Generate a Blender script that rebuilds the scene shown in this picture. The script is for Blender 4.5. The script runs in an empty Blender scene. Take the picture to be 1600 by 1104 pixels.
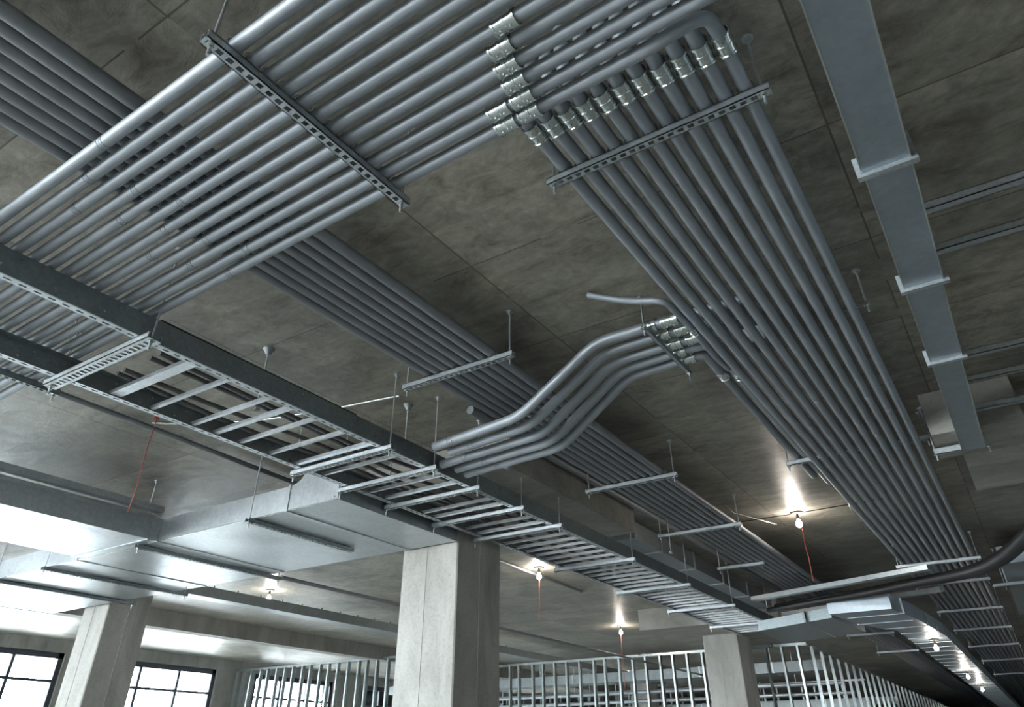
import bpy, bmesh, math, random
from mathutils import Vector, Matrix
random.seed(7)
C = bpy.context.scene.collection
SC = bpy.context.scene
EYE = 1.6          # camera height above the floor; every h below is metres above the camera

# ---------------------------------------------------------------- camera
F = 1104.0
cam_d = bpy.data.cameras.new('camera')
cam_d.sensor_width = 36.0
cam_d.lens = F / 1600 * 36.0
cam_d.shift_x = 5 / 1600.0
cam_d.shift_y = -102 / 1600.0
cam_d.clip_start = 0.05
cam_d.clip_end = 400
cam = bpy.data.objects.new('camera', cam_d)
C.objects.link(cam)
pitch = math.atan2(738, F)
yaw = math.atan2(1675 - 795, math.hypot(F, 738))
cam.location = (0, 0, EYE)
cam.rotation_euler = (math.pi / 2 + pitch, 0, yaw)
SC.camera = cam

# ---------------------------------------------------------------- daylight
world = bpy.data.worlds.new('overcast_sky')
SC.world = world
world.use_nodes = True
wn = world.node_tree
wn.nodes.clear()
out = wn.nodes.new('ShaderNodeOutputWorld')
bg = wn.nodes.new('ShaderNodeBackground')
geo = wn.nodes.new('ShaderNodeTexCoord')
sep = wn.nodes.new('ShaderNodeSeparateXYZ')
rmp = wn.nodes.new('ShaderNodeValToRGB')
mr = wn.nodes.new('ShaderNodeMapRange')
mr.inputs['From Min'].default_value = -1
wn.links.new(geo.outputs['Generated'], sep.inputs[0])
wn.links.new(sep.outputs['Z'], mr.inputs['Value'])
wn.links.new(mr.outputs[0], rmp.inputs[0])
mx_ = wn.nodes.new('ShaderNodeMapRange')          # sky made brighter toward the left to strengthen the window light
mx_.inputs['From Min'].default_value = -1
mx_.inputs['To Min'].default_value = 2.6
mx_.inputs['To Max'].default_value = 0.3
wn.links.new(sep.outputs['X'], mx_.inputs['Value'])
vm_ = wn.nodes.new('ShaderNodeVectorMath'); vm_.operation = 'SCALE'
wn.links.new(rmp.outputs[0], vm_.inputs[0]); wn.links.new(mx_.outputs[0], vm_.inputs['Scale'])
wn.links.new(vm_.outputs[0], bg.inputs[0])
wn.links.new(bg.outputs[0], out.inputs[0])
e = rmp.color_ramp.elements
e[0].position = 0.0; e[0].color = (0.42, 0.44, 0.45, 1)
e[1].position = 1.0; e[1].color = (0.80, 0.92, 1.0, 1)
m = e.new(0.49); m.color = (0.50, 0.53, 0.54, 1)
m = e.new(0.51); m.color = (0.86, 0.95, 1.0, 1)
bg.inputs[1].default_value = 6.0

SC.view_settings.view_transform = 'Standard'
SC.view_settings.look = 'None'
SC.view_settings.gamma = 1.0
SC.view_settings.use_curve_mapping = False
SC.view_settings.exposure = 1.65

# ---------------------------------------------------------------- materials
def mat(name):
    m = bpy.data.materials.new(name)
    m.use_nodes = True
    n = m.node_tree
    b = n.nodes['Principled BSDF']
    return m, n, b

def N(n, t, **k):
    o = n.nodes.new(t)
    for a, v in k.items():
        setattr(o, a, v)
    return o

def ramp(n, src, stops):
    r = N(n, 'ShaderNodeValToRGB')
    el = r.color_ramp.elements
    el[0].position, el[0].color = stops[0][0], (*stops[0][1], 1)
    el[1].position, el[1].color = stops[-1][0], (*stops[-1][1], 1)
    for p, c in stops[1:-1]:
        x = el.new(p); x.color = (*c, 1)
    n.links.new(src, r.inputs[0])
    return r.outputs[0]

def coords(n, scale=(1, 1, 1), loc=(0, 0, 0)):
    t = N(n, 'ShaderNodeTexCoord')
    mp = N(n, 'ShaderNodeMapping')
    mp.inputs['Scale'].default_value = scale
    mp.inputs['Location'].default_value = loc
    n.links.new(t.outputs['Object'], mp.inputs[0])
    return mp.outputs[0]

def noise(n, vec, scale, detail=6, rough=0.6, dist=0.0):
    x = N(n, 'ShaderNodeTexNoise')
    x.inputs['Scale'].default_value = scale
    x.inputs['Detail'].default_value = detail
    x.inputs['Roughness'].default_value = rough
    x.inputs['Distortion'].default_value = dist
    n.links.new(vec, x.inputs['Vector'])
    return x.outputs[0]

def math_(n, op, a, b=None, c=None):
    x = N(n, 'ShaderNodeMath', operation=op)
    for i, v in enumerate((a, b, c)):
        if v is None: continue
        if isinstance(v, (int, float)): x.inputs[i].default_value = v
        else: n.links.new(v, x.inputs[i])
    return x.outputs[0]

def mixc(n, fac, a, b, mode='MIX'):
    x = N(n, 'ShaderNodeMix', data_type='RGBA', blend_type=mode)
    if isinstance(fac, (int, float)): x.inputs[0].default_value = fac
    else: n.links.new(fac, x.inputs[0])
    for i, v in ((6, a), (7, b)):
        if isinstance(v, tuple): x.inputs[i].default_value = (*v, 1)
        else: n.links.new(v, x.inputs[i])
    return x.outputs[2]

def bump(n, b, h, strength, dist=0.01):
    x = N(n, 'ShaderNodeBump')
    x.inputs['Strength'].default_value = strength
    x.inputs['Distance'].default_value = dist
    n.links.new(h, x.inputs['Height'])
    n.links.new(x.outputs[0], b.inputs['Normal'])

def m_ceiling():
    m, n, b = mat('board_marked_concrete')
    v = coords(n)
    sp = N(n, 'ShaderNodeSeparateXYZ'); n.links.new(v, sp.inputs[0])
    # formwork panels 2.5 x 1.25 m
    px = math_(n, 'DIVIDE', math_(n, 'ADD', sp.outputs[0], 2.55 + 50), 2.5)
    py = math_(n, 'DIVIDE', math_(n, 'ADD', sp.outputs[1], -3.35 + 50), 1.25)
    cx = N(n, 'ShaderNodeCombineXYZ')
    n.links.new(math_(n, 'FLOOR', px), cx.inputs[0]); n.links.new(math_(n, 'FLOOR', py), cx.inputs[1])
    wh = N(n, 'ShaderNodeTexWhiteNoise'); n.links.new(cx.outputs[0], wh.inputs[0])
    # every sheet shifts the grain
    off = N(n, 'ShaderNodeVectorMath', operation='MULTIPLY_ADD')
    n.links.new(wh.outputs[1], off.inputs[0]); off.inputs[1].default_value = (7, 7, 7); n.links.new(v, off.inputs[2])
    mp = N(n, 'ShaderNodeMapping'); mp.inputs['Scale'].default_value = (0.9, 1.9, 1)
    n.links.new(off.outputs[0], mp.inputs[0])
    grain = noise(n, mp.outputs[0], 3.0, 10, 0.72, 0.6)
    blot = noise(n, v, 0.75, 6, 0.6, 0.4)
    fine = noise(n, v, 14, 6, 0.7)
    c1 = ramp(n, grain, [(0.30, (0.12, 0.11, 0.095)), (0.43, (0.25, 0.235, 0.20)), (0.58, (0.36, 0.345, 0.30)), (0.78, (0.46, 0.44, 0.39))])
    c2 = ramp(n, blot, [(0.3, (0.50, 0.49, 0.48)), (0.5, (0.9, 0.9, 0.88)), (0.7, (1.2, 1.19, 1.12))])
    c = mixc(n, 1.0, c1, c2, 'MULTIPLY')
    c3 = ramp(n, fine, [(0.3, (0.8, 0.8, 0.8)), (0.7, (1.12, 1.12, 1.12))])
    c = mixc(n, 1.0, c, c3, 'MULTIPLY')
    tone = math_(n, 'MULTIPLY_ADD', wh.outputs[0], 0.34, 0.82)
    spots = noise(n, v, 5.5, 8, 0.75, 1.2)
    big = noise(n, v, 0.45, 4, 0.6, 0.5)
    sm = math_(n, 'MULTIPLY', ramp(n, spots, [(0.50, (0, 0, 0)), (0.66, (1, 1, 1))]), ramp(n, big, [(0.45, (0, 0, 0)), (0.6, (1, 1, 1))]))
    c = mixc(n, math_(n, 'MULTIPLY', sm, 0.55), c, (0.07, 0.065, 0.058))
    cc = N(n, 'ShaderNodeCombineColor')
    for i in range(3): n.links.new(tone, cc.inputs[i])
    c = mixc(n, 1.0, c, cc.outputs[0], 'MULTIPLY')
    # seams
    def seam(p, size, w):
        f = math_(n, 'FRACT', p)
        d = math_(n, 'MINIMUM', f, math_(n, 'SUBTRACT', 1.0, f))
        wob = math_(n, 'MULTIPLY_ADD', fine, 0.008, w)
        return math_(n, 'LESS_THAN', math_(n, 'MULTIPLY', d, size), wob)
    s = math_(n, 'MAXIMUM', seam(px, 2.5, 0.002), seam(py, 1.25, 0.001))
    brk = math_(n, 'GREATER_THAN', noise(n, v, 1.7, 3), 0.42)
    s = math_(n, 'MULTIPLY', s, brk)
    rust = ramp(n, blot, [(0.42, (0.03, 0.027, 0.022)), (0.62, (0.12, 0.07, 0.03))])
    c = mixc(n, math_(n, 'MULTIPLY', s, 0.75), c, rust)
    n.links.new(c, b.inputs['Base Color'])
    n.links.new(math_(n, 'MULTIPLY_ADD', grain, 0.5, 0.20), b.inputs['Roughness'])
    b.inputs['Specular IOR Level'].default_value = 0.55
    h = math_(n, 'SUBTRACT', math_(n, 'ADD', grain, math_(n, 'MULTIPLY', fine, 0.3)), math_(n, 'MULTIPLY', s, 1.2))
    bump(n, b, h, 0.5, 0.012)
    return m

def m_concrete(name, lo, hi, sc=2.0, stretch=(1, 1, 0.35), r=0.8):
    m, n, b = mat(name)
    v = coords(n, stretch)
    g = noise(n, v, sc, 9, 0.65, 0.5)
    f = noise(n, coords(n), 30, 4, 0.7)
    c = ramp(n, g, [(0.3, lo), (0.68, hi)])
    c = mixc(n, 1.0, c, ramp(n, f, [(0.30, (0.82, 0.82, 0.81)), (0.5, (1, 1, 1)), (0.8, (1.05, 1.05, 1.05))]), 'MULTIPLY')
    n.links.new(c, b.inputs['Base Color'])
    b.inputs['Roughness'].default_value = r
    bump(n, b, math_(n, 'ADD', g, f), 0.25, 0.006)
    return m

def m_metal(name, col, rough, metallic=0.9, spangle=0.25, sc=25.0, smear=0.0):
    m, n, b = mat(name)
    v = coords(n)
    vo = N(n, 'ShaderNodeTexVoronoi'); vo.inputs['Scale'].default_value = sc
    n.links.new(v, vo.inputs[0])
    sepc = N(n, 'ShaderNodeSeparateColor'); n.links.new(vo.outputs['Color'], sepc.inputs[0])
    ns = noise(n, v, 3.0, 6, 0.65)
    k = math_(n, 'MULTIPLY_ADD', sepc.outputs[0], spangle, 1.0 - spangle * 0.5)
    k = math_(n, 'MULTIPLY', k, math_(n, 'MULTIPLY_ADD', ns, 0.5, 0.75))
    cc = N(n, 'ShaderNodeCombineColor')
    for i in range(3): n.links.new(math_(n, 'MULTIPLY', k, col[i]), cc.inputs[i])
    n.links.new(cc.outputs[0], b.inputs['Base Color'])
    b.inputs['Metallic'].default_value = metallic
    n.links.new(math_(n, 'MULTIPLY_ADD', ns, 0.25, rough - 0.1), b.inputs['Roughness'])
    if smear:
        bump(n, b, noise(n, coords(n), 1.6, 2, 0.4), smear, 0.03)
    return m

def m_plain(name, col, rough=0.5, metallic=0.0, emit=None, es=0):
    m, n, b = mat(name)
    ns = noise(n, coords(n), 18, 3)
    n.links.new(ramp(n, ns, [(0.3, tuple(c * 0.85 for c in col)), (0.7, tuple(min(1, c * 1.1) for c in col))]), b.inputs['Base Color'])
    b.inputs['Roughness'].default_value = rough
    b.inputs['Metallic'].default_value = metallic
    if emit:
        b.inputs['Emission Color'].default_value = (*emit, 1)
        b.inputs['Emission Strength'].default_value = es
    return m

def m_glass():
    m, n, b = mat('window_glass')
    n.nodes.remove(b)
    tr = N(n, 'ShaderNodeBsdfTransparent'); tr.inputs[0].default_value = (0.93, 0.96, 0.97, 1)
    gl = N(n, 'ShaderNodeBsdfGlossy'); gl.inputs['Roughness'].default_value = 0.02
    fr = N(n, 'ShaderNodeFresnel'); fr.inputs[0].default_value = 1.45
    mx = N(n, 'ShaderNodeMixShader')
    n.links.new(fr.outputs[0], mx.inputs[0]); n.links.new(tr.outputs[0], mx.inputs[1]); n.links.new(gl.outputs[0], mx.inputs[2])
    n.links.new(mx.outputs[0], n.nodes['Material Output'].inputs[0])
    return m

M = {
    'ceiling': m_ceiling(),
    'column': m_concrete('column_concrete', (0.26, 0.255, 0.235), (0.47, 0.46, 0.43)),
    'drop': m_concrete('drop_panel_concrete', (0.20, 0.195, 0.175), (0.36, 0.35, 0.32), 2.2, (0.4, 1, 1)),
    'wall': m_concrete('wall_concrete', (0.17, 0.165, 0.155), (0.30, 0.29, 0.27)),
    'floor': m_concrete('floor_concrete', (0.36, 0.35, 0.33), (0.50, 0.49, 0.46), 0.8, (1, 1, 1)),
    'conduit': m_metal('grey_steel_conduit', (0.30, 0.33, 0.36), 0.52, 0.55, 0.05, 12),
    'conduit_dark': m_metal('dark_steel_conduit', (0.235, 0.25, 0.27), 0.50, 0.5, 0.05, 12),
    'galv': m_metal('galvanised_strut', (0.49, 0.535, 0.565), 0.38, 0.8, 0.22, 60),
    'fitting': m_metal('zinc_fitting', (0.60, 0.65, 0.64), 0.2, 0.95, 0.10, 70),
    'duct': m_metal('galvanised_duct_sheet', (0.46, 0.495, 0.52), 0.36, 0.9, 0.15, 30, 0.5),
    'duct_blue': m_metal('blue_grey_duct_sheet', (0.36, 0.42, 0.47), 0.36, 0.85, 0.10, 26, 0.12),
    'tray': m_metal('shade_toned_galvanised', (0.27, 0.30, 0.31), 0.42, 0.8, 0.2, 40),  # galvanised steel toned down, shade of the rail webs painted into it
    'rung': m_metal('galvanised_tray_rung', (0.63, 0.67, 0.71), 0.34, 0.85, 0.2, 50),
    'stud': m_metal('galvanised_stud', (0.40, 0.44, 0.45), 0.28, 0.9, 0.15, 20, 0.4),
    'black': m_plain('black_cable_jacket', (0.012, 0.012, 0.013), 0.5),
    'frame': m_plain('dark_window_frame', (0.035, 0.042, 0.055), 0.4, 0.3),
    'red': m_plain('red_cable_jacket', (0.36, 0.06, 0.045), 0.5),
    'grey_cable': m_plain('grey_cable_jacket', (0.10, 0.10, 0.105), 0.45),
    'bulb': m_plain('lit_bulb', (1, 0.95, 0.9), 0.3, 0, (1.0, 0.90, 0.80), 120),
    'socket': m_plain('lamp_socket', (0.08, 0.075, 0.07), 0.5),
    'glass': m_glass(),
}

# ---------------------------------------------------------------- mesh helpers (coordinates: X right, Y along the conduits, h above the eye)
class MB:
    def __init__(s): s.v = []; s.f = []; s.sm = []
    def add(s, vs, fs, smooth=False):
        o = len(s.v); s.v += [tuple(p) for p in vs]
        s.f += [tuple(i + o for i in f) for f in fs]; s.sm += [smooth] * len(fs)
        return s
    def box(s, x0, x1, y0, y1, z0, z1):
        v = [(x, y, z) for z in (z0, z1) for y in (y0, y1) for x in (x0, x1)]
        return s.add(v, [(0, 2, 3, 1), (4, 5, 7, 6), (0, 1, 5, 4), (2, 6, 7, 3), (0, 4, 6, 2), (1, 3, 7, 5)])
    def tube(s, pts, r, seg=12, caps=True):
        pts = [Vector(p) for p in pts]
        rr = r if isinstance(r, (list, tuple)) else [r] * len(pts)
        t0 = (pts[1] - pts[0]).normalized()
        up = Vector((0, 0, 1)) if abs(t0.z) < 0.9 else Vector((1, 0, 0))
        nrm = (up - t0 * up.dot(t0)).normalized()
        vs = []
        for i, p in enumerate(pts):
            a = (pts[i] - pts[i - 1]).normalized() if i else t0
            b = (pts[i + 1] - pts[i]).normalized() if i < len(pts) - 1 else a
            t = (a + b).normalized() if (a + b).length > 1e-6 else a
            nrm = (nrm - t * nrm.dot(t)).normalized()
            bi = t.cross(nrm)
            for k in range(seg):
                w = 2 * math.pi * k / seg
                vs.append(p + (nrm * math.cos(w) + bi * math.sin(w)) * rr[i])
        fs = []
        for i in range(len(pts) - 1):
            for k in range(seg):
                a = i * seg + k; b = i * seg + (k + 1) % seg
                fs.append((a, b, b + seg, a + seg))
        s.add(vs, fs, True)
        if caps:
            s.add(vs[:seg], [tuple(range(seg))[::-1]]); s.add(vs[-seg:], [tuple(range(seg))])
        return s
    def prism_y(s, poly, y0, y1):     # poly of (x, h), extruded along Y
        n = len(poly)
        v = [(x, y0, h) for x, h in poly] + [(x, y1, h) for x, h in poly]
        f = [tuple(range(n)), tuple(range(2 * n - 1, n - 1, -1))]
        f += [(i, i + n, (i + 1) % n + n, (i + 1) % n) for i in range(n)]
        return s.add(v, f)
    def prism_z(s, poly, z0, z1):
        n = len(poly)
        v = [(x, y, z0) for x, y in poly] + [(x, y, z1) for x, y in poly]
        f = [tuple(range(n))[::-1], tuple(range(n, 2 * n))]
        f += [(i, (i + 1) % n, (i + 1) % n + n, i + n) for i in range(n)]
        return s.add(v, f)
    def plate(s, a0, a1, w0, w1, z, t, slots, axis, sw=0.3):
        """perforated strip: along axis from a0 to a1, across w0..w1, holes between slots"""
        def bx(p, q, u, v):
            if axis == 'x': s.box(p, q, u, v, z, z + t)
            else: s.box(u, v, p, q, z, z + t)
        g = (w1 - w0) * sw
        bx(a0, a1, w0, w0 + g); bx(a0, a1, w1 - g, w1)
        pitch, sl = slots
        p = a0
        n = max(1, int((a1 - a0) / pitch)); pitch = (a1 - a0) / n
        for i in range(n + 1):
            c = a0 + i * pitch; hb = (pitch - sl) / 2
            bx(max(a0, c - hb), min(a1, c + hb), w0 + g, w1 - g)
        return s
    def build(s, name, m, parent=None, origin=None, rootloc=None):
        me = bpy.data.meshes.new(name)
        o = Vector(origin) if origin is not None else Vector((0, 0, 0))
        if parent is not None: o = Vector(parent.get('_o', (0, 0, 0)))
        me.from_pydata([(v[0] - o[0], v[1] - o[1], v[2] - o[2]) for v in s.v], [], s.f)
        me.polygons.foreach_set('use_smooth', s.sm)
        me.update()
        bm = bmesh.new(); bm.from_mesh(me)
        bmesh.ops.recalc_face_normals(bm, faces=bm.faces)
        bm.to_mesh(me); bm.free()
        me.materials.append(M[m])
        ob = bpy.data.objects.new(name, me); C.objects.link(ob)
        if parent is not None: ob.parent = parent
        else: ob.location = (o[0], o[1], o[2] + EYE)
        ob['_o'] = tuple(o)
        return ob

def empty(name, origin):
    o = bpy.data.objects.new(name, None); C.objects.link(o)
    o.empty_display_size = 0.2
    o.location = (origin[0], origin[1], origin[2] + EYE); o['_o'] = tuple(origin)
    return o
def tag(o, label=None, cat=None, group=None, kind=None):
    if label: o['label'] = label
    if cat: o['category'] = cat
    if group: o['group'] = group
    if kind: o['kind'] = kind
    return o
ORD = ['first', 'second', 'third', 'fourth', 'fifth', 'sixth', 'seventh', 'eighth', 'ninth', 'tenth', 'eleventh', 'twelfth']

def fillet(pts, rad, seg=6):
    """round the corners of a polyline"""
    pts = [Vector(p) for p in pts]
    out = [pts[0]]
    for i in range(1, len(pts) - 1):
        a, p, b = pts[i - 1], pts[i], pts[i + 1]
        r = rad[i - 1] if isinstance(rad, (list, tuple)) else rad
        r = min(r, (a - p).length * 0.49, (b - p).length * 0.49)
        q0 = p + (a - p).normalized() * r; q1 = p + (b - p).normalized() * r
        for k in range(seg + 1):
            t = k / seg
            out.append(q0 * (1 - t) ** 2 + p * 2 * t * (1 - t) + q1 * t * t)
    out.append(pts[-1])
    return out

# ---------------------------------------------------------------- room shell
H = 3.0                      # ceiling height above the eye
XL, XR, YF, YB = -24.0, 14.0, -13.0, 85.0
tag(MB().box(XL - 0.4, XR + 0.4, YF - 0.4, YB + 0.4, H, H + 0.3).build('ceiling', 'ceiling'), kind='structure')
tag(MB().box(XL - 0.4, XR + 0.4, YF - 0.4, YB + 0.4, -EYE - 0.3, -EYE).build('floor', 'floor'), kind='structure')

WH, WS = 2.66, -0.75         # window head and sill
wins = [(-12.4, -7.2), (-6.2, -0.8), (0.2, 5.6), (6.8, 12.35), (13.5, 17.75), (19.4, 23.4), (25.0, 30.0), (32.0, 37.0)]
def wall_with_openings(name, axis, c0, c1, a0, a1, ops):
    mb = MB()
    def bx(p, q, z0, z1):
        if axis == 'y': mb.box(c0, c1, p, q, z0, z1)
        else: mb.box(p, q, c0, c1, z0, z1)
    bx(a0, a1, WH, H); bx(a0, a1, -EYE, WS)
    e = a0
    for p, q in ops:
        bx(e, p, WS, WH); e = q
    bx(e, a1, WS, WH)
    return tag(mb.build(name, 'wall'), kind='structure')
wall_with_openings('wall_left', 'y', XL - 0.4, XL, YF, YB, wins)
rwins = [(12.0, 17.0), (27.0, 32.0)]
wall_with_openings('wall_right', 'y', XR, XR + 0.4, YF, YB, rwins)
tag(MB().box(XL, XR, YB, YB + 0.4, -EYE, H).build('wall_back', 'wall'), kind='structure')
tag(MB().box(-3.0, XR, YF - 0.4, YF, -EYE, H).build('wall_front_light_block', 'wall'), kind='structure')  # unseen partial wall, added to keep the right side darker
wi = 0
def window(axis, c, p, q, panes, side):
    """steel framed window, pane grid; side = direction of the room"""
    global wi
    wi += 1
    root = empty('window_%d' % wi, (c, p, WS) if axis == 'y' else (p, c, WS))
    tag(root, kind='structure')
    mb = MB()
    def bx(u, v, z0, z1, d):
        if axis == 'y': mb.box(c - d, c + d, u, v, z0, z1)
        else: mb.box(u, v, c - d, c + d, z0, z1)
    t = 0.15
    bx(p, q, WH - t, WH, 0.07); bx(p, q, WS, WS + t, 0.07); bx(p, p + t, WS, WH, 0.07); bx(q - t, q, WS, WH, 0.07)
    for i in range(1, panes):
        x = q - (q - p) * i / panes
        bx(x - 0.045, x + 0.045, WS, WH, 0.055)
    for z in (1.93, 0.9):
        bx(p, q, z - 0.035, z + 0.035, 0.05)
    mb.build('window_frame', 'frame', root)
    g = MB()
    if axis == 'y': g.box(c - 0.006, c + 0.006, p + t, q - t, WS + t, WH - t)
    else: g.box(p + t, q - t, c - 0.006, c + 0.006, WS + t, WH - t)
    g.build('window_pane', 'glass', root)
for p, q in wins: window('y', XL - 0.15, p, q, 4 if q - p > 4.5 else 3, 1)
for p, q in rwins: window('y', XR + 0.15, p, q, 4, -1)

# ---------------------------------------------------------------- columns and drop panels
def column(x0, x1, y0, y1, label):
    root = empty('concrete_column', ((x0 + x1) / 2, (y0 + y1) / 2, -EYE))
    tag(root, label, 'column', None)
    MB().prism_z([(x0 + .015, y0), (x1 - .015, y0), (x1, y0 + .015), (x1, y1 - .015), (x1 - .015, y1), (x0 + .015, y1), (x0, y1 - .015), (x0, y0 + .015)], -EYE, H).build('shaft', 'column', root)
    mb = MB()                                     # raised fin left by the formwork joint
    xm = x0 + (x1 - x0) * 0.45; ym = y0 + (y1 - y0) * 0.5
    mb.box(xm - .004, xm + .004, y0 - .006, y0 + .01, -EYE, H)
    mb.box(x1 - .01, x1 + .006, ym - .004, ym + .004, -EYE, H)
    tag(mb.build('formwork_seam', 'floor', root), 'thin dark vertical joint line')
column(-6.29, -5.42, 7.06, 7.98, 'large square concrete column in the middle, standing just behind the end of the wide duct')
column(-13.62, -12.86, 7.08, 7.85, 'square concrete column on the left, standing in front of the bright windows')
column(-6.63, -5.77, 18.6, 19.6, 'far square concrete column under a drop panel, in front of the metal studs')
column(-13.6, -12.8, 29.2, 30.0, 'distant concrete column beyond the metal stud framing')
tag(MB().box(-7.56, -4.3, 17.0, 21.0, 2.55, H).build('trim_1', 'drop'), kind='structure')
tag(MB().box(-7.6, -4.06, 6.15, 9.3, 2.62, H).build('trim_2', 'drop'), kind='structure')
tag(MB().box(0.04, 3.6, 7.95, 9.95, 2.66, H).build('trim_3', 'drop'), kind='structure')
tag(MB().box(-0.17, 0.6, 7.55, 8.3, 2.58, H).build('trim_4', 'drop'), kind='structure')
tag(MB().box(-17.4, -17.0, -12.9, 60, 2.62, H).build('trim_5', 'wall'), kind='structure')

# ---------------------------------------------------------------- hangers
def rod_mesh(x, y, z0, top=H, r=0.0075):
    mb = MB().tube([(x, y, z0), (x, y, top - 0.002)], r, 8)
    mb.tube([(x, y, top - 0.035), (x, y, top - 0.012)], 0.016, 6)            # anchor nut
    mb.tube([(x, y, top - 0.012), (x, y, top - 0.001)], 0.03, 12)            # washer plate
    return mb
def nuts(x, y, h):
    mb = MB().tube([(x, y, h - 0.018), (x, y, h - 0.003)], 0.014, 6)
    mb.box(x - 0.022, x + 0.022, y - 0.018, y + 0.018, h - 0.003, h)
    return mb
def hanger(axis, c, a0, a1, h, label, rods=None, w=0.05, t=0.045, straps=None, strap_r=0.037, group=None, m='galv', slot=True, above=False):
    """strut channel (open side up) on threaded rods; h = its underside"""
    root = empty('trapeze_hanger', (c, a0, h) if axis == 'y' else (a0, c, h))
    tag(root, label, 'hanger', group)
    mb = MB(); hw = w / 2; th = 0.005
    if slot: mb.plate(a0, a1, c - hw, c + hw, h, th, (0.052, 0.03), axis, 0.27)
    else:
        mb.box(*((a0, a1, c - hw, c + hw) if axis == 'x' else (c - hw, c + hw, a0, a1)), h, h + th)
    for sgn in (-1, 1):
        e = c + sgn * hw
        u, v = sorted((e, e - sgn * th)); u2, v2 = sorted((e, e - sgn * 0.012))
        if axis == 'x': mb.box(a0, a1, u, v, h, h + t); mb.box(a0, a1, u2, v2, h + t - 0.005, h + t)
        else: mb.box(u, v, a0, a1, h, h + t); mb.box(u2, v2, a0, a1, h + t - 0.005, h + t)
    mb.build('strut_channel', m, root)
    for a in (rods if rods is not None else (a0 + 0.035, a1 - 0.035)):
        x, y = (a, c) if axis == 'x' else (c, a)
        rod = rod_mesh(x, y, h - 0.06).build('threaded_rod', 'galv', root)
        nuts(x, y, h).build('nut', 'fitting', rod)
    if straps:
        for a in straps:                          # thin saddle clamp over each conduit
            pts = []
            base = h - strap_r if above else h + t + strap_r
            for k in range(9):
                w_ = math.pi * k / 8
                u = a + math.cos(w_) * (strap_r + 0.004); z = base + (-1 if above else 1) * math.sin(w_) * (strap_r + 0.004)
                pts.append((u, c, z) if axis == 'x' else (c, u, z))
            pts = [((pts[0][0], pts[0][1], h + (0 if above else t))), *pts, (pts[-1][0], pts[-1][1], h + (0 if above else t))]
            b = MB()
            for i in range(len(pts) - 1):
                p, q = Vector(pts[i]), Vector(pts[i + 1])
                d = Vector((0, 0.011, 0)) if axis == 'x' else Vector((0.011, 0, 0))
                nn = (q - p).cross(d).normalized() * 0.0025
                vs = [p - d - nn, p + d - nn, q + d - nn, q - d - nn, p - d + nn, p + d + nn, q + d + nn, q - d + nn]
                b.add(vs, [(0, 1, 2, 3), (4, 7, 6, 5), (0, 4, 5, 1), (1, 5, 6, 2), (2, 6, 7, 3), (3, 7, 4, 0)])
            b.build('pipe_strap', 'fitting', root)
    return root

def coupling(parent, p, d, r, L=0.11, name='coupling', nut=True, m='fitting'):
    """set-screw coupling with collars, centred on p along d"""
    p, d = Vector(p), Vector(d).normalized()
    mb = MB()
    prof = [(-.5, r + .004), (-.5, r + .012), (-.42, r + .012), (-.40, r + .007), (-.06, r + .007), (-.04, r + .011), (.04, r + .011), (.06, r + .007), (.40, r + .007), (.42, r + .012), (.5, r + .012), (.5, r + .004)]
    for (u0, q0), (u1, q1) in zip(prof[:-1], prof[1:]):
        mb.tube([p + d * (u0 * L), p + d * (u1 * L + 1e-4)], [q0, q1], 20, False)
    side = d.cross(Vector((0, 0, 1))).normalized()
    if nut:
        for s in (-.22, .22):
            q = p + d * (s * L) - Vector((0, 0, 1)) * (r + 0.004)
            mb.tube([q, q - Vector((0, 0, 0.014))], 0.006, 6)
    return mb.build(name, m, parent)

# ---------------------------------------------------------------- bank of eleven conduits on the right
RR = 0.036
NR = 11
hR = 2.662
xR = [-1.298 + i * 0.0985 for i in range(NR)]
gR = 'parallel conduits of the right-hand bank'
for i, x in enumerate(xR):
    y0 = 2.14
    if i == NR - 1:
        continue        # the outermost one is made together with the crossing bank
    top = 2.02 + 0.012 * (i % 3)
    pts = fillet([(x, 60, hR), (x, top - 0.05, hR), (x, top - 0.05, H - 0.004)], 0.16)
    lab = 'grey conduit, %s from the left of the eleven in the right-hand bank' % ORD[i]
    if i == 0: lab = 'grey conduit on the left edge of the right-hand bank of eleven'
    o = MB().tube(pts, RR, 16).build('steel_conduit', 'conduit', None, (x, top, hR))
    tag(o, lab, 'conduit', gR)
    coupling(o, (x, y0 + 0.06, hR), (0, 1, 0), RR, 0.12)
    for yy in (6.1 + (i * 0.37) % 1.3, 11.0 + (i * 0.53) % 1.7):
        coupling(o, (x, yy, hR), (0, 1, 0), RR - 0.010, 0.05, 'coupling', False, 'conduit_dark')
hang_r = [(2.52, 'perforated strut hanger nearest the bends of the right-hand conduit bank'),
          (13.48, 'strut hanger under the right-hand conduit bank just before the sagging black cable'),
          (15.28, 'strut hanger under the right-hand conduit bank just past the black cable'),
          (18.5, 'distant strut hanger under the right-hand bank, beside the ribbed duct start'),
          (21.5, 'distant strut hanger under the right-hand bank, third past the black cable'),
          (25.0, 'distant strut hanger under the right-hand bank, fourth past the black cable'),
          (29.0, 'small far strut hanger under the right-hand bank, last but one in view'),
          (34.0, 'farthest small strut hanger in view under the right-hand bank')]
for k, (y, lab) in enumerate(hang_r):
    hanger('x', y, -1.41, -0.21, hR - RR - 0.045, lab, straps=xR if k < 2 else None, group='hangers of the right-hand bank', slot=k < 3)
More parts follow.
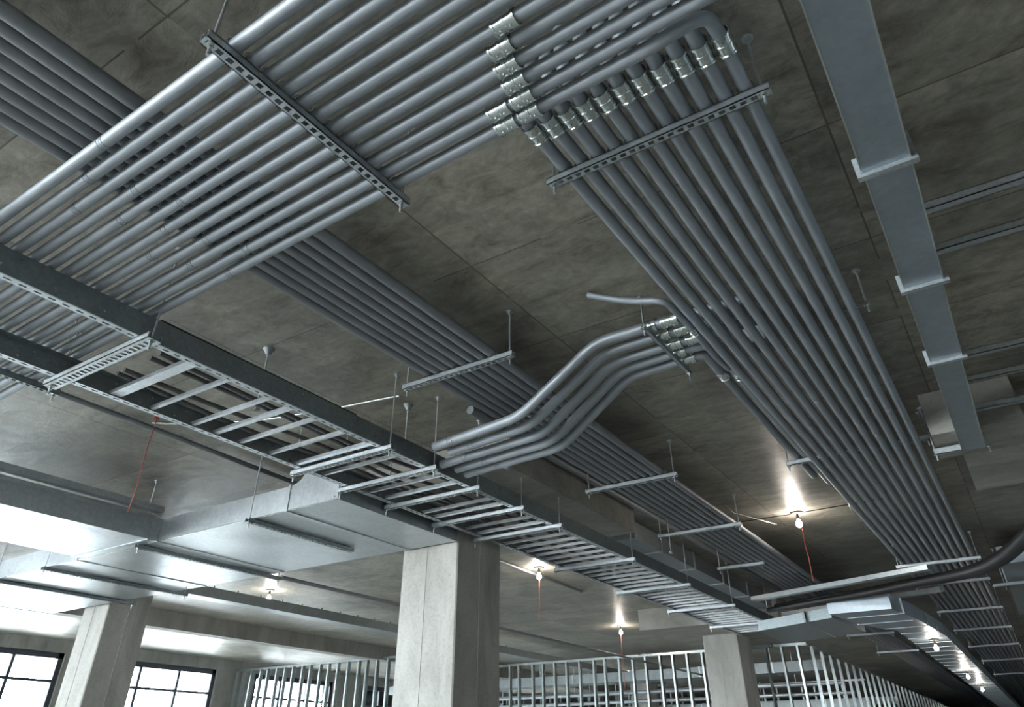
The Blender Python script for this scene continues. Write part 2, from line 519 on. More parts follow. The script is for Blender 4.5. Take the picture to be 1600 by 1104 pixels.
# strut laid over the bank, carrying the two slim conduits
hanger('x', 8.0, -1.62, -0.2, hR + RR, 'strut laid across the top of the right-hand bank where the two slim conduits end', rods=(-1.6, -0.22), w=0.05)
hanger('x', 4.95, -0.42, -0.2, hR + RR, 'short thin strap bracket above the outer edge of the right-hand bank', rods=(-0.22,), w=0.03, t=0.02, slot=False)

# ---------------------------------------------------------------- bank of twelve conduits crossing the top left
RT = 0.0325
NT = 12
hT = 2.50
gT = 'conduits crossing the upper left of the picture'
def yT(i, x): return 0.955 + i * (1.975 - 0.955) / 11 - 0.035 * (x + 2.0) * (0.35 + 0.65 * i / 11)
cpl = {11: [(-1.30), (-1.17)], 10: [-1.15, -1.28], 9: [-1.13], 8: [-1.11], 7: [-1.08], 6: [-1.0]}
for i in range(NT):
    xl = -7.4
    if i == NT - 1:
        xe = xR[-1]
        ye = yT(i, xe)
        pts = fillet([(xl, yT(i, xl), hT), (xe - 0.22, yT(i, xe - 0.22), hT), (xe, ye + 0.02, hT + 0.06), (xe, ye + 0.24, hR), (xe, 60, hR)], [0.10, 0.14, 0.12], 8)
        lab = 'outermost grey conduit bending from the crossing bank into the right-hand bank'
    else:
        xe = -0.22 + 0.02 * i
        pts = fillet([(xl, yT(i, xl), hT), (xe, yT(i, xe), hT), (xe, yT(i, xe), H - 0.004)], 0.16)
        lab = 'grey conduit, %s from the top-left edge of the bank crossing the upper left' % ORD[i]
        if i == 0: lab = 'grey conduit along the outer top-left edge of the crossing bank'
    o = MB().tube(pts, RT, 16).build('steel_conduit', 'conduit', None, (xl, yT(i, xl), hT))
    tag(o, lab, 'conduit', gT)
    for xc in cpl.get(i, []):
        d = (1, -0.03, 0)
        coupling(o, (xc, yT(i, xc), hT), d, RT, 0.11)
    for xc in (-3.0 - (i * 0.29) % 0.7,):
        coupling(o, (xc, yT(i, xc), hT), (1, -0.03, 0), RT - 0.010, 0.04, 'coupling', False, 'conduit')
    if i == NT - 1:
        coupling(o, (xe, 2.20, hR), (0, 1, 0), RR, 0.12)
hb = hT - RT - 0.045
ts = [yT(i, -2.03) for i in range(NT)]
hanger('y', -2.03, 0.83, 2.08, hb, 'long perforated strut hanger under the crossing bank at the upper left', straps=ts, group='hangers of the crossing bank', w=0.055)
hanger('y', -5.86, 0.60, 2.32, hb, 'outermost strut hanger at the far left end of the crossing bank', group='hangers of the crossing bank', w=0.05, m='tray')

# ---------------------------------------------------------------- bank of eight conduits running diagonally below the slab
NB = 8
RB = 0.039
hB = 2.665
xB = [-3.455 + i * 0.0905 for i in range(NB)]
for i, x in enumerate(xB):
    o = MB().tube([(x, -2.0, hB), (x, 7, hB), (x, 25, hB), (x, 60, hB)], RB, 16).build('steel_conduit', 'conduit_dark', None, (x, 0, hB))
    lab = 'dark grey conduit, %s from the lower-left edge of the long eight-conduit bank' % ORD[i]
    if i == 7: lab = 'dark grey conduit on the upper-right edge of the long eight-conduit bank'
    tag(o, lab, 'conduit', 'conduits of the long eight-conduit bank')
    for yy in (5.0 + (i * 0.41) % 1.1, 8.4 + (i * 0.31) % 0.9):
        coupling(o, (x, yy, hB), (0, 1, 0), RB - 0.010, 0.05, 'coupling', False, 'conduit_dark')
for k, (y, lab, a0, a1) in enumerate([
        (4.02, 'perforated strut hanger nearest the camera under the eight-conduit bank', -3.72, -2.62),
        (7.31, 'second strut hanger from the camera under the eight-conduit bank', -3.76, -2.64),
        (9.61, 'third strut hanger from the camera under the eight-conduit bank', -3.86, -2.68),
        (12.0, 'thin fourth strut hanger under the eight-conduit bank', -3.86, -3.1),
        (17.6, 'far strut hanger under the eight-conduit bank, beyond the crossing channels', -3.75, -2.65),
        (21.0, 'far strut hanger under the eight-conduit bank, left of the ribbed duct', -3.75, -2.65),
        (25.0, 'farthest strut hanger in view under the eight-conduit bank', -3.75, -2.65)]):
    hanger('x', y, a0, a1, hB - RB - 0.045, lab, straps=xB if k < 2 else None, strap_r=RB, group='hangers of the eight-conduit bank', slot=k < 4)

# ---------------------------------------------------------------- five offset conduits
RO = 0.041
h1, h2 = 2.36, 2.80
L5 = [  # left end, kink 1, kink 2, right end
    ((-3.93, 4.72), (-2.93, 4.58), (-2.16, 4.53), (-1.72, 4.54)),
    ((-3.89, 4.90), (-2.95, 4.79), (-2.17, 4.72), (-1.68, 4.71)),
    ((-4.16, 5.12), (-2.95, 5.00), (-2.20, 4.92), (-1.66, 4.90)),
    ((-4.12, 5.30), (-2.98, 5.20), (-2.20, 5.09), (-1.68, 5.05)),
    ((-4.13, 5.47), (-2.97, 5.36), (-2.21, 5.24), (-1.66, 5.20))]
names5 = ['topmost', 'second from the top', 'middle', 'fourth from the top', 'lowest']
for i, (a, b, c, d) in enumerate(L5):
    pts = [(*a, h1), (*b, h1), (*c, h2), (*d, h2)]
    rad = [0.14, 0.14]
    dz = 0.0
    if i == 4:
        pts += [(-1.50, 5.20, h2), (-1.50, 5.5, h2 - 0.01), (-1.50, 8.75, 2.785)]; rad += [0.14, 0.16, 0.1]
    elif i == 3:
        pts += [(-1.385, 5.04, h2), (-1.385, 5.4, h2 - 0.01), (-1.40, 9.05, 2.785)]; rad += [0.14, 0.16, 0.1]
    else:
        pts += [(-0.95 + 0.1 * i, d[1] + 0.02, h2 + 0.005 * i)]; rad += [0.1]
    pts = fillet(pts, rad, 8)
    rr = RO
    o = MB().tube(pts, rr, 16).build('steel_conduit', 'conduit', None, pts[0])
    tag(o, '%s of the five bent conduits rising from cable tray to right-hand bank' % names5[i], 'conduit', 'five bent conduits rising from the cable tray')
    coupling(o, (d[0] + 0.03, d[1], h2), (1, -0.02, 0), rr, 0.10)
    if i < 3: coupling(o, (d[0] + 0.19, d[1], h2), (1, 0.0, 0), rr, 0.13)
    else:
        coupling(o, (-1.50 + (0.115 if i == 3 else 0), 5.62 + (0.08 if i == 3 else 0), h2 - 0.005), (0, 1, 0), rr, 0.12)
    u = Vector((b[0] - a[0], b[1] - a[1], 0)).normalized()
    cp = Vector((*a, h1)) + u * (0.22 + 0.05 * i)
    coupling(o, cp, u, rr - 0.009, 0.06, 'coupling', False, 'conduit')
o = MB().tube(fillet([(-2.0, 4.12, 2.972), (-1.80, 4.16, 2.88), (-1.60, 4.12, 2.77), (-1.41, 4.12, 2.715), (-1.385, 4.50, 2.705), (-1.395, 5.15, 2.705), (-1.395, 5.45, 2.74)], 0.14, 8), 0.026, 14).build('steel_conduit', 'conduit', None, (-2.05, 4.1, 2.98))
tag(o, 'single slim conduit curving out of the slab and down over the five bent conduits', 'conduit')
coupling(o, (-1.39, 4.62, 2.705), (0, 1, 0), 0.026, 0.09)
hanger('y', -1.70, 4.40, 5.36, h2 - RO - 0.035, 'thin strut hanger across the five bent conduits at their couplings', rods=(4.42, 5.34), w=0.03, t=0.03, slot=False)
o = empty('junction_box', (-1.16, 5.0, 2.78)); tag(o, 'small metal junction box partly hidden above the left edge of the right-hand bank', 'junction box')
MB().box(-1.20, -1.02, 5.28, 5.46, 2.83, 2.99).build('box_body', 'galv', o)
MB().box(-1.21, -1.01, 5.27, 5.47, 2.822, 2.83).build('box_cover', 'fitting', o)

# ---------------------------------------------------------------- cable tray
TX0, TX1 = -5.27, -4.22          # far and near rail, inner faces
TB, TT = 2.30, 2.462
TY0, TY1 = 0.3, 17.2
tr = empty('cable_tray', (TX1, TY0, TB))
tag(tr, 'long galvanised ladder cable tray running diagonally under the slab past the middle column', 'cable tray')
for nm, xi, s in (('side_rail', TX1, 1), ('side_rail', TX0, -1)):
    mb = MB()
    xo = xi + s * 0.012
    mb.box(*sorted((xi, xo)), TY0, TY1, TB, TT)                       # web, its shade put into the darker colour
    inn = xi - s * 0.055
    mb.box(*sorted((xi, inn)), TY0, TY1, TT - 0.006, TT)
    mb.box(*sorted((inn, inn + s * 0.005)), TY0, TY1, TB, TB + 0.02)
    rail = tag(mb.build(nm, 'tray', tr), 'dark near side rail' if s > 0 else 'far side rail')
    MB().plate(TY0, TY1, min(xi, inn), max(xi, inn), TB - 0.0005, 0.006, (0.085, 0.045), 'y', 0.34).build('bottom_flange', 'galv', rail)  # same metal as the web, lighter tone paints in light from the floor
    xx = xi + 0.012 if s > 0 else xi
    bolt = MB().tube([(xx, TY0 + 0.2, TB + 0.05), (xx + 0.007, TY0 + 0.2, TB + 0.05)], 0.007, 6).build('bolt', 'fitting', rail)
    for j in range(1, 80):
        c_ = bolt.copy(); C.objects.link(c_); c_.parent = rail
        c_.location = (0, (j // 2) * 0.31 + (0.09 if j % 2 else 0), 0.07 if j % 2 else 0)
ry = [2.45, 2.76, 3.14, 3.36, 3.62, 3.95, 4.27, 4.62, 5.27, 5.52, 5.78, 6.15, 6.36, 6.60, 6.95, 7.20, 7.54, 7.8, 8.06, 8.3, 8.55]
while ry[-1] < TY1 - 0.4: ry.append(ry[-1] + 0.26)
for k, y in enumerate(ry):
    wd = 0.042 if k == 0 else 0.015 if k % 3 else 0.022
    mb = MB()
    mb.box(TX0 + 0.02, TX1 - 0.02, y - wd, y + wd, TB + 0.010, TB + 0.015)
    mb.box(TX0 + 0.02, TX1 - 0.02, y - wd, y - wd + 0.004, TB + 0.015, TB + 0.04)
    mb.box(TX0 + 0.02, TX1 - 0.02, y + wd - 0.004, y + wd, TB + 0.015, TB + 0.04)
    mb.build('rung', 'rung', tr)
# power cables lying loose in the tray
for k, x0 in enumerate((-5.0, -4.86, -4.62, -4.48)):
    pts = []
    for j in range(60):
        y = 2.3 + j * 0.25
        pts.append((x0 + 0.05 * math.sin(y * 1.3 + k * 2) + 0.02 * math.sin(y * 3.1 + k), y, TB + 0.075 + 0.008 * math.sin(y * 2 + k)))
    o = MB().tube(pts, 0.019, 10).build('power_cable', 'grey_cable', None, pts[0])
    tag(o, ['dark cable in the ladder tray, closest to its far rail', 'dark cable in the ladder tray, second from its far rail', 'dark cable in the ladder tray, second from its near rail', 'dark cable in the ladder tray, closest to its near rail'][k], 'cable', 'dark cables lying in the ladder tray')
tl = ['broad light strut hanger at the near end of the ladder cable tray', 'strut hanger under the cable tray above the raised end of the wide duct', 'strut hanger under the cable tray beside the dark duct end, first of three',
      'strut hanger under the cable tray where the five bent conduits arrive', 'strut hanger under the cable tray at the left side of the middle column', 'strut hanger under the cable tray at the right side of the middle column',
      'strut hanger under the cable tray, first one past the middle column', 'far strut hanger under the cable tray, second past the middle column', 'far strut hanger under the cable tray, third past the middle column', 'last strut hanger under the far end of the cable tray']
for k, (y, w) in enumerate([(2.05, 0.10), (4.36, .06), (4.98, .05), (5.68, .05), (6.5, .05), (7.32, .05), (9.3, .05), (11.3, .05), (13.4, .05), (15.6, .05)]):
    hanger('x', y, -5.37, -4.1, TB - 0.045, tl[k], rods=(-4.14, -5.35), w=w, group='hangers of the cable tray')
o = MB().tube([(-4.235, 2.12, 2.478), (-4.235, 3.0, 2.476), (-4.235, 4.0, 2.474)], 0.012, 8).build('power_cable', 'black', None, (-4.235, 2.12, 2.478))
tag(o, 'black cable resting on the top edge of the near tray rail, beside the crossing bank', 'cable')
# loose threaded rods with anchors by the tray
for (x, y, b, lab) in ((-4.76, 3.38, 2.42, 'threaded rod with a big anchor hanging above the near part of the cable tray'),
                       (-4.50, 4.95, 2.42, 'threaded rod dropping to the tray below the nearest eight-conduit strut'),
                       (-2.65, 7.16, 2.64, 'short threaded rod in the slab beside the second strut of the eight-conduit bank')):
    if b > 2.6: continue
    r = empty('hanger_rod', (x, y, H)); tag(r, lab, 'rod')
    rod_mesh(x, y, b, r=0.009).build('threaded_rod', 'galv', r)
    MB().tube([(x, y, H - 0.06), (x, y, H - 0.03), (x, y, H - 0.001)], [0.02, 0.035, 0.055], 8).build('anchor', 'tray', r)
    MB().box(x - 0.02, x + 0.02, y - 0.02, y + 0.02, b, b + 0.03).build('rod_clip', 'galv', r)
# pipe close to the slab beyond the tray
o = MB().tube([(-4.0, 5.2, 2.94), (-4.1, 8, 2.94), (-4.15, 19.5, 2.94)] if False else [(-3.98, 5.3, 2.945), (-3.98, 12, 2.945), (-3.98, 19.5, 2.945)], 0.045, 14).build('drain_pipe', 'conduit_dark', None, (-3.98, 5.3, 2.945))
tag(o, 'dark grey pipe fixed to the slab between the cable tray and the eight-conduit bank', 'pipe')
for k, (y, xx) in enumerate(((6.1, -4.02), (7.0, -4.02), (9.0, -4.1), (10.5, -4.1), (12.2, -4.1), (14.0, -4.1))):
    pass

# slim conduit fixed under the slab at the left
o = MB().tube([(-7.05, 1.5, 2.955), (-7.1, 3.6, 2.955), (-7.3, 8, 2.955), (-7.5, 6.1 + 8, 2.955)], 0.028, 12).build('steel_conduit', 'conduit_dark', None, (-7.05, 1.5, 2.955))
tag(o, 'slim dark conduit fixed flat under the slab left of the cable tray', 'conduit')
pts = fillet([(-7.0, 3.75, 2.97), (-6.7, 4.0, 2.965), (-6.0, 4.35, 2.97), (-5.2, 4.55, 2.972), (-4.4, 4.7, 2.975)], 0.2)
o = MB().tube(pts, 0.014, 10).build('armoured_cable', 'fitting', None, pts[0])
tag(o, 'shiny flexible armoured cable looping under the slab toward the cable tray', 'cable')

# ---------------------------------------------------------------- wide duct
D0, DT = 2.21, 2.475
dy0, dy1 = 5.0, 7.0
du = empty('air_duct', (-5.40, dy0, D0))
tag(du, 'wide flat galvanised duct with a raised dark end, touching the middle column', 'duct')
mb = MB()
body = [(-16.5, D0), (-5.40, D0), (-5.40, 2.60), (-5.92, 2.60), (-5.95, 2.57), (-6.0, 2.52), (-6.06, 2.49), (-6.14, DT), (-16.5, DT)]
mb.prism_y(body, dy0, dy1)
mb.build('duct_body', 'duct', du)
for x in (-6.17, -8.45, -10.2, -12.4, -14.6):
    f = MB()
    if x > -7: f.box(x, x + 0.035, dy0 - 0.012, dy1 + 0.012, D0 - 0.010, DT + 0.012)
    else: f.box(x, x + 0.035, dy0 - 0.010, dy1 + 0.01, D0 - 0.008, DT + 0.01)
    f.build('flange', 'duct', du)
f = MB()
for x0, x1 in ((-16.5, -12.4), (-12.36, -10.2), (-10.16, -8.45), (-8.41, -6.17), (-6.13, -5.40)):
    f.box(x0, x1, dy0 - 0.006, dy0 + 0.006, D0 - 0.004, D0 + 0.004)
f.build('edge_seam', 'fitting', du)
b = MB()
for x, z in ((-5.44, 2.24), (-6.13, 2.26), (-6.13, 2.34), (-6.13, 2.44), (-5.44, 2.55)):
    b.tube([(x, dy0, z), (x, dy0 - 0.01, z)], 0.009, 8)
b.build('screw', 'fitting', du)
# branch running toward the camera
d2 = empty('air_duct', (-8.42, 0.0, D0)); tag(d2, 'dark-sided branch duct at the far left, running into the wide duct', 'duct')
MB().box(-10.0, -8.42, -6.0, 4.99, D0, DT).build('duct_body', 'duct', d2)
MB().box(-10.02, -8.40, 4.86, 4.90, D0 - 0.01, DT + 0.01).build('flange', 'duct', d2)
MB().box(-8.46, -8.41, -6.0, 4.86, DT - 0.02, DT + 0.015).build('edge_seam', 'duct', d2)
o = MB().box(-8.46, -8.36, -6.0, 4.95, 2.53, 2.60).build('strut_channel', 'galv', None, (-8.4, 0, 2.53)); tag(o, 'long strut channel lying above the dark-sided branch duct', 'strut')
for k, (x, nm, l0, l1) in enumerate(((-6.69, 'first strut hanger under the wide duct, nearest the middle column', 4.93, 6.55), (-8.73, 'second strut hanger under the wide duct from the middle column', 4.93, 7.2),
                        (-10.9, 'third strut hanger under the wide duct from the middle column', 4.93, 7.2), (-12.3, 'fourth strut hanger under the wide duct, above the left column', 4.93, 7.2))):
    hanger('y', x, l0, l1, D0 - 0.05, nm, rods=(4.96,) + ((l1 - .04,) if l1 > 7.1 else ()), w=0.07, t=0.045, group='hangers of the wide duct', m='tray')
# long slim pipes running on from those struts
for k, (x, h, y1, lab) in enumerate(((-6.62, 2.22, 8.1, 'short slim rod pipe continuing the strut under the wide duct'), (-8.78, 2.22, 26.0, 'long slim dark pipe running back from under the wide duct'))):
    if k == 0: continue
    o = MB().tube([(x, 7.25, h), (x, y1, h)], 0.028, 12).build('sprinkler_pipe', 'conduit_dark', None, (x, 7.25, h)); tag(o, lab, 'pipe')
# dark steel channel beyond
dk = empty('steel_channel', (-12.5, 7.9, 2.5)); tag(dk, 'long dark steel channel under the slab between the left and middle columns', 'channel')
MB().box(-12.75, -12.42, 7.9, 30, 2.52, 2.70).build('channel_body', 'tray', dk)
bolt = MB().tube([(-12.44, 8.2, 2.70), (-12.44, 8.2, 2.735)], 0.012, 6).build('bolt', 'socket', dk)
for j in range(1, 20):
    c_ = bolt.copy(); C.objects.link(c_); c_.parent = dk; c_.location = (0, j * 0.55, 0)

# ---------------------------------------------------------------- duct on the right
dr = empty('air_duct', (0.13, 8.3, 2.36)); tag(dr, 'narrow blue-grey duct running down the right side, stepped at every joint', 'duct')
segs = [(-3.0, 3.02, 0.025, 0.235, 2.32), (3.02, 4.30, 0.03, 0.24, 2.37), (4.30, 5.55, 0.03, 0.235, 2.42), (5.55, 7.72, 0.035, 0.225, 2.44)]
for k, (y0, y1, x0, x1, h) in enumerate(segs):
    MB().box(x0, x1, y0, y1, h, h + 0.26).build('duct_section', 'duct_blue', dr)
    e = MB().box(x0 - 0.003, x0 + 0.004, y0, y1, h - 0.004, h + 0.01)
    e.box(x1 - 0.004, x1 + 0.003, y0, y1, h - 0.004, h + 0.01)
    e.build('edge_seam', 'fitting', dr)
    if k < 3:
        f = MB()
        f.box(x0 - 0.025, x1 + 0.03, y1 - 0.018, y1 + 0.018, h - 0.022, h + 0.004)
        f.box(x0 - 0.025, x0, y1 - 0.018, y1 + 0.018, h, h + 0.10)
        f.box(x1, x1 + 0.03, y1 - 0.018, y1 + 0.018, h, h + 0.16)
        f.build('joint_bracket', 'galv', dr)
hanger('x', 7.9, -0.20, 0.27, 2.50, 'galvanised strut at the far end of the narrow blue-grey duct', rods=(-0.19, 0.26), w=0.04, t=0.06, slot=False)
for k, (y, x0) in enumerate(((4.0, 0.24), (4.48, 0.24), (6.15, 0.24), (6.66, 0.24), (7.36, 0.24))):
    h = 2.66
    w = (0.06, 0.06, 0.05, 0.03, 0.06)[k]
    hanger('x', y, x0, 2.6, h, 'galvanised strut reaching right from the narrow blue-grey duct, %s from the top' % ORD[k], rods=(1.2, 2.5), w=w, t=0.05, slot=False, group='struts right of the narrow duct')

# ---------------------------------------------------------------- far right: channels, cable, ribbed duct
for k, (y, y2, lab) in enumerate(((13.95, 12.9, 'flat galvanised channel crossing under the eight-conduit bank before the black cable'), (15.9, 14.8, 'flat galvanised channel crossing just beyond the black cable'))):
    x0, x1 = -3.92, -0.95 if k else -0.9
    a, b_ = Vector((x0, y, 2.42)), Vector((x1, y2, 2.42))
    d = (b_ - a).normalized(); s = Vector((-d.y, d.x, 0)) * 0.075
    mb = MB()
    for off, z0, z1 in ((0, 2.40, 2.47),):
        v = [a - s, b_ - s, b_ + s, a + s]
        mb.prism_z([(p.x, p.y) for p in v], z0, z1)
    o = mb.build('channel_beam', 'galv', None, a); tag(o, lab, 'channel')
pts = [(-3.9, 14.75, 2.36), (-3.0, 14.2, 2.33), (-2.1, 13.8, 2.31), (-1.2, 13.35, 2.32), (-0.6, 13.1, 2.32), (-0.2, 12.8, 2.33), (0.12, 12.2, 2.35), (0.36, 11.5, 2.38), (0.75, 10.4, 2.46), (1.3, 9.0, 2.56), (2.2, 7.2, 2.66), (3.0, 5.8, 2.76)]
pts = fillet(pts, 0.3, 3)
o = MB().tube(pts, [0.045 + 0.05 * min(1, i / 20) for i in range(len(pts))], 14).build('power_cable', 'black', None, pts[0])
tag(o, 'thick sagging black cable crossing below the right-hand bank', 'cable')
o = MB().tube([(p[0] + 0.1, p[1] + 0.16, p[2] + 0.09) for p in pts], 0.03, 10).build('power_cable', 'black', None, pts[0])
tag(o, 'thinner black cable riding just above the thick sagging one', 'cable')
de = empty('air_duct', (-4.2, 15.2, 2.12)); tag(de, 'grey crosswise duct at the far end of the cable tray', 'duct')
MB().prism_z([(-4.3, 15.3), (-2.76, 14.5), (-2.6, 16.6), (-4.4, 17.4)], 2.10, 2.27).build('duct_body', 'tray', de)
MB().box(-3.3, -3.26, 14.7, 17.0, 2.09, 2.28).build('flange', 'tray', de)
df = empty('air_duct', (-2.0, 16.0, 2.12)); tag(df, 'tapered ribbed duct running far into the distance beside the right-hand bank', 'duct')
MB().prism_z([(-2.72, 14.1), (-1.72, 14.12), (-1.52, 15.6), (-1.35, 18), (-1.35, 58), (-2.05, 58), (-2.05, 16.8), (-2.5, 15.6)], 2.10, 2.34).build('duct_body', 'duct_blue', df)
y = 14.7
while y < 50:
    xl = -2.53 if y < 15.6 else (-2.5 + (y - 15.6) / 1.2 * 0.45 if y < 16.8 else -2.05)
    xr = -1.62 if y < 15.6 else (-1.52 + (y - 15.6) / 2.4 * 0.17 if y < 18 else -1.35)
    MB().box(xl - 0.01, xr + 0.01, y, y + 0.03, 2.094, 2.343).build('joint_rib', 'duct_blue', df); y += 0.85
dq = empty('air_duct', (0.4, 14.0, 2.4)); tag(dq, 'galvanised duct end at the right edge, beyond the black cable', 'duct')
MB().box(0.02, 1.5, 13.6, 19.0, 2.50, 2.75).build('duct_body', 'duct_blue', dq)
MB().box(0.0, 1.52, 15.2, 15.26, 2.485, 2.77).build('flange', 'galv', dq)
hanger('x', 14.9, -0.2, 1.62, 2.40, 'strut hanger under the duct end at the right edge', w=0.05, rods=(-0.03, 1.57))
# duct parallel to the tray, seen in the gap above its rail
dg = empty('air_duct', (-4.6, 12, 2.62)); tag(dg, 'dim duct behind the far half of the cable tray, below the slab', 'duct')
MB().box(-4.95, -4.25, 9.7, 16.4, 2.66, 2.90).build('duct_body', 'tray', dg)
for y in (10.6, 12.0, 13.4, 14.8): MB().box(-4.97, -4.23, y, y + 0.04, 2.645, 2.92).build('flange', 'galv', dg)
for k, (y, lab) in enumerate(((5.9, 'thin rod rising behind the cable tray rail right of the five bent conduits'), (10.2, 'thin rod rising behind the cable tray rail, near the second strut of the eight-conduit bank'))):
    r = empty('hanger_rod', (-3.95, y, H)); tag(r, lab, 'rod', None)
    rod_mesh(-3.95 + 0.02, y, 2.5).build('threaded_rod', 'galv', r)
    MB().box(-3.95, -3.91, y - .02, y + .02, 2.5, 2.53).build('rod_clip', 'galv', r)

# ---------------------------------------------------------------- stud framing
def studs(axis, c, a0, a1, top, pitch, label, dp=0.068):
    root = empty('stud_partition', (a0, c, -EYE) if axis == 'x' else (c, a0, -EYE))
    tag(root, label, 'stud wall')
    def bx(mb, p, q, u, v, z0, z1):
        if axis == 'x': mb.box(p, q, u, v, z0, z1)
        else: mb.box(u, v, p, q, z0, z1)
    for z0, z1, nm in ((top - 0.06, top, 'top_track'), (-EYE, -EYE + 0.05, 'floor_track')):
        mb = MB(); bx(mb, a0, a1, c - 0.075, c - 0.07, z0, z1); bx(mb, a0, a1, c + 0.07, c + 0.075, z0, z1)
        zz = z1 - 0.005 if nm == 'top_track' else z0
        bx(mb, a0, a1, c - 0.075, c + 0.075, zz, zz + 0.005)
        mb.build(nm, 'stud', root)
    n = int((a1 - a0) / pitch)
    first = None
    for i in range(n + 1):
        a = a0 + i * pitch
        if first is None:
            mb = MB()
            bx(mb, a, a + 0.006, c - dp, c + dp, -EYE + 0.006, top - 0.006)
            bx(mb, a, a + 0.05, c - dp, c - dp + 0.006, -EYE + 0.006, top - 0.006)
            bx(mb, a, a + 0.05, c + dp - 0.006, c + dp, -EYE + 0.006, top - 0.006)
            first = mb.build('stud', 'stud', root)
        else:
            o = first.copy(); C.objects.link(o); o.parent = root
            o.location = (i * pitch + random.uniform(-.05, .05), 0, 0) if axis == 'x' else (0, i * pitch + random.uniform(-.05, .05), 0)
            
    return root
studs('x', 18.5, -23.9, -15.6, 2.70, 0.42, 'row of galvanised metal studs between the windows and the middle column')
studs('x', 20.75, -14.6, -4.7, 2.50, 0.42, 'row of galvanised metal studs between the middle and far columns')
studs('y', -4.75, 21.4, 55.0, 2.48, 1.0, 'long receding row of metal studs at the lower right', 0.035)
studs('x', 33.0, -23.5, -5.6, 2.6, 0.5, 'distant row of metal studs seen through the nearer framing')

# ---------------------------------------------------------------- services beyond the stud framing
for k, (y, h, kind, lab) in enumerate(((24.5, 2.20, 'duct', 'nearest galvanised duct crossing beyond the metal studs'),
        (27.0, 2.05, 'pipe', 'upper long pipe crossing beyond the metal studs'),
        (28.2, 1.85, 'pipe', 'lower long pipe crossing beyond the metal studs'),
        (30.5, 1.55, 'duct', 'low galvanised duct crossing far beyond the metal studs'),
        (37.0, 1.95, 'duct', 'farthest galvanised duct crossing beyond the metal studs'))):
    r = empty('air_duct' if kind == 'duct' else 'sprinkler_pipe', (-10, y, h))
    tag(r, lab, kind)
    if kind == 'duct':
        MB().box(-22, -5.2, y, y + 0.9, h, h + 0.28).build('duct_body', 'tray', r)
        for j in range(7):
            MB().box(-20.5 + j * 2.3, -20.46 + j * 2.3, y - 0.01, y + 0.91, h - 0.01, h + 0.29).build('flange', 'galv', r)
    else:
        MB().tube([(-22, y, h), (-5.2, y, h)], 0.06, 12).build('pipe_body', 'galv', r)
    for j in range(4):
        x = -19.0 + j * 4.1
        MB().tube([(x, y + 0.02, h + 0.05), (x, y + 0.02, H - 0.002)], 0.01, 6).build('hanger_rod', 'galv', r)

# ---------------------------------------------------------------- bare bulbs
bl = ['bare lit bulb under the slab, right of the long eight-conduit bank', 'bare lit bulb just right of the middle column', 'bare lit bulb left of the middle column, nearer one of two', 'bare lit bulb low at the left above the stud framing', 'bare lit bulb left of the far column drop panel',
      'added bulb standing in for a reflection on the ribbed duct, nearest of three', 'added bulb standing in for a reflection on the ribbed duct, middle of three', 'added bulb standing in for a reflection on the ribbed duct, farthest of three',
      'added distant bulb brightening the space behind the studs, left of the far column', 'added distant bulb brightening the space behind the studs, right of the middle column']  # these two bulbs are added to brighten the dark behind the studs
bp = [(-2.23, 10.94), (-7.18, 11.85), (-13.0, 10.5), (-17.3, 15.6), (-8.95, 18.9), (-1.62, 18.4), (-1.68, 25.5), (-1.72, 30.5), (-8.6, 26.0), (-13.6, 29.6)]
SLAB = H
for kk, ((x, y), lab) in enumerate(zip(bp, bl)):
    H = 2.092 if 4 < kk < 8 else SLAB                # three bulbs added under the ribbed duct in place of reflections on it
    r = empty('hanging_bulb', (x, y, H)); tag(r, lab, 'lamp', 'bare construction bulbs under the slab')
    MB().tube([(x, y, H - 0.02), (x, y, H - 0.001)], [0.09, 0.10], 20).build('ceiling_plate', 'socket', r)
    MB().tube([(x, y, H - 0.10), (x, y, H - 0.075), (x, y, H - 0.02)], [0.022, 0.026, 0.012], 12).build('socket', 'socket', r)
    prof = [(0, .016), (-.02, .022), (-.045, .037), (-.07, .043), (-.09, .040), (-.105, .028), (-.112, .010)]
    MB().tube([(x, y, H - 0.10 + a) for a, _ in prof], [q for _, q in prof], 16).build('glass_bulb', 'bulb', r)
H = SLAB
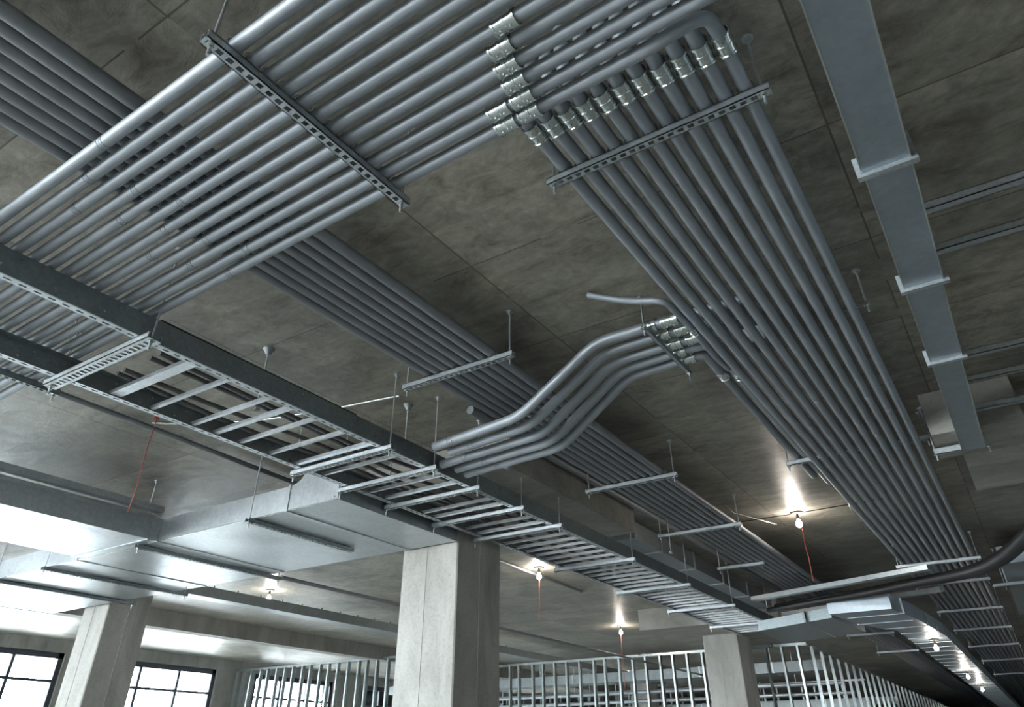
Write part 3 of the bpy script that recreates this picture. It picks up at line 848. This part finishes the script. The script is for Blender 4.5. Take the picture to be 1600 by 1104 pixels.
o = MB().tube([(-3.5, 10.93, 2.992), (-2.23, 10.95, 2.988), (-1.0, 10.9, 2.992)], 0.006, 8).build('lighting_wire', 'black', None, (-3.5, 10.9, 2.99)); tag(o, 'thin black lighting wire along the slab joint by the bulb beside the right-hand bank', 'cable')

# ---------------------------------------------------------------- red cables hanging
for k, (x, y, z0, z1, lab) in enumerate(((-6.89, 3.72, 2.0, H, 'thin red cable hanging from the slab left of the cable tray'),
        (-2.20, 10.90, 2.05, 2.79, 'red cable hanging below the bulb beside the right-hand bank'),
        (-7.21, 11.9, 2.1, 2.79, 'red cable hanging below the bulb right of the middle column'),
        (-8.98, 18.95, 1.5, 2.79, 'red cable hanging below the bulb left of the far drop panel'))):
    pts = [(x + 0.004 * math.sin(j * 1.1 + k), y + 0.004 * math.cos(j * 0.9), z1 - (z1 - z0) * j / 10) for j in range(11)]
    r = 0.0045 if k == 0 else 0.007
    o = MB().tube(pts, r, 8).build('red_cable', 'red', None, (x, y, z1)); tag(o, lab, 'cable', 'red cables')
    if k == 0: tag(MB().tube([(x, y, H - .03), (x, y, H - .001)], .03, 8).build('cable_staple', 'red', o))
# stray tie wires under the slab near the slim conduit ends
for k, (x, y, lab) in enumerate(((-1.50, 10.85, 'loose bent tie wire hanging from the slab joint left of the right-hand bank'), (-1.42, 11.9, 'loose bent tie wire hanging beside the left edge of the right-hand bank'))):
    o = MB().tube([(x, y, H), (x + .01, y + .02, H - .10), (x + .04, y + .05, H - .13), (x + .03, y + .25, H - .18), (x + .05, y + .45, H - .24)], 0.006, 8).build('tie_wire', 'fitting', None, (x, y, H)); tag(o, lab, 'wire')

o = MB().tube([(-2.97, 10.05, 3.0), (-2.93, 10.2, 2.93), (-2.72, 10.6, 2.90), (-2.55, 10.95, 2.88)], 0.006, 8).build('tie_wire', 'fitting', None, (-2.97, 10.05, 3.0)); tag(o, 'bright bent wire drooping from the slab beside the third eight-conduit strut', 'wire')
for o in bpy.data.objects:
    if '_o' in o: del o['_o']
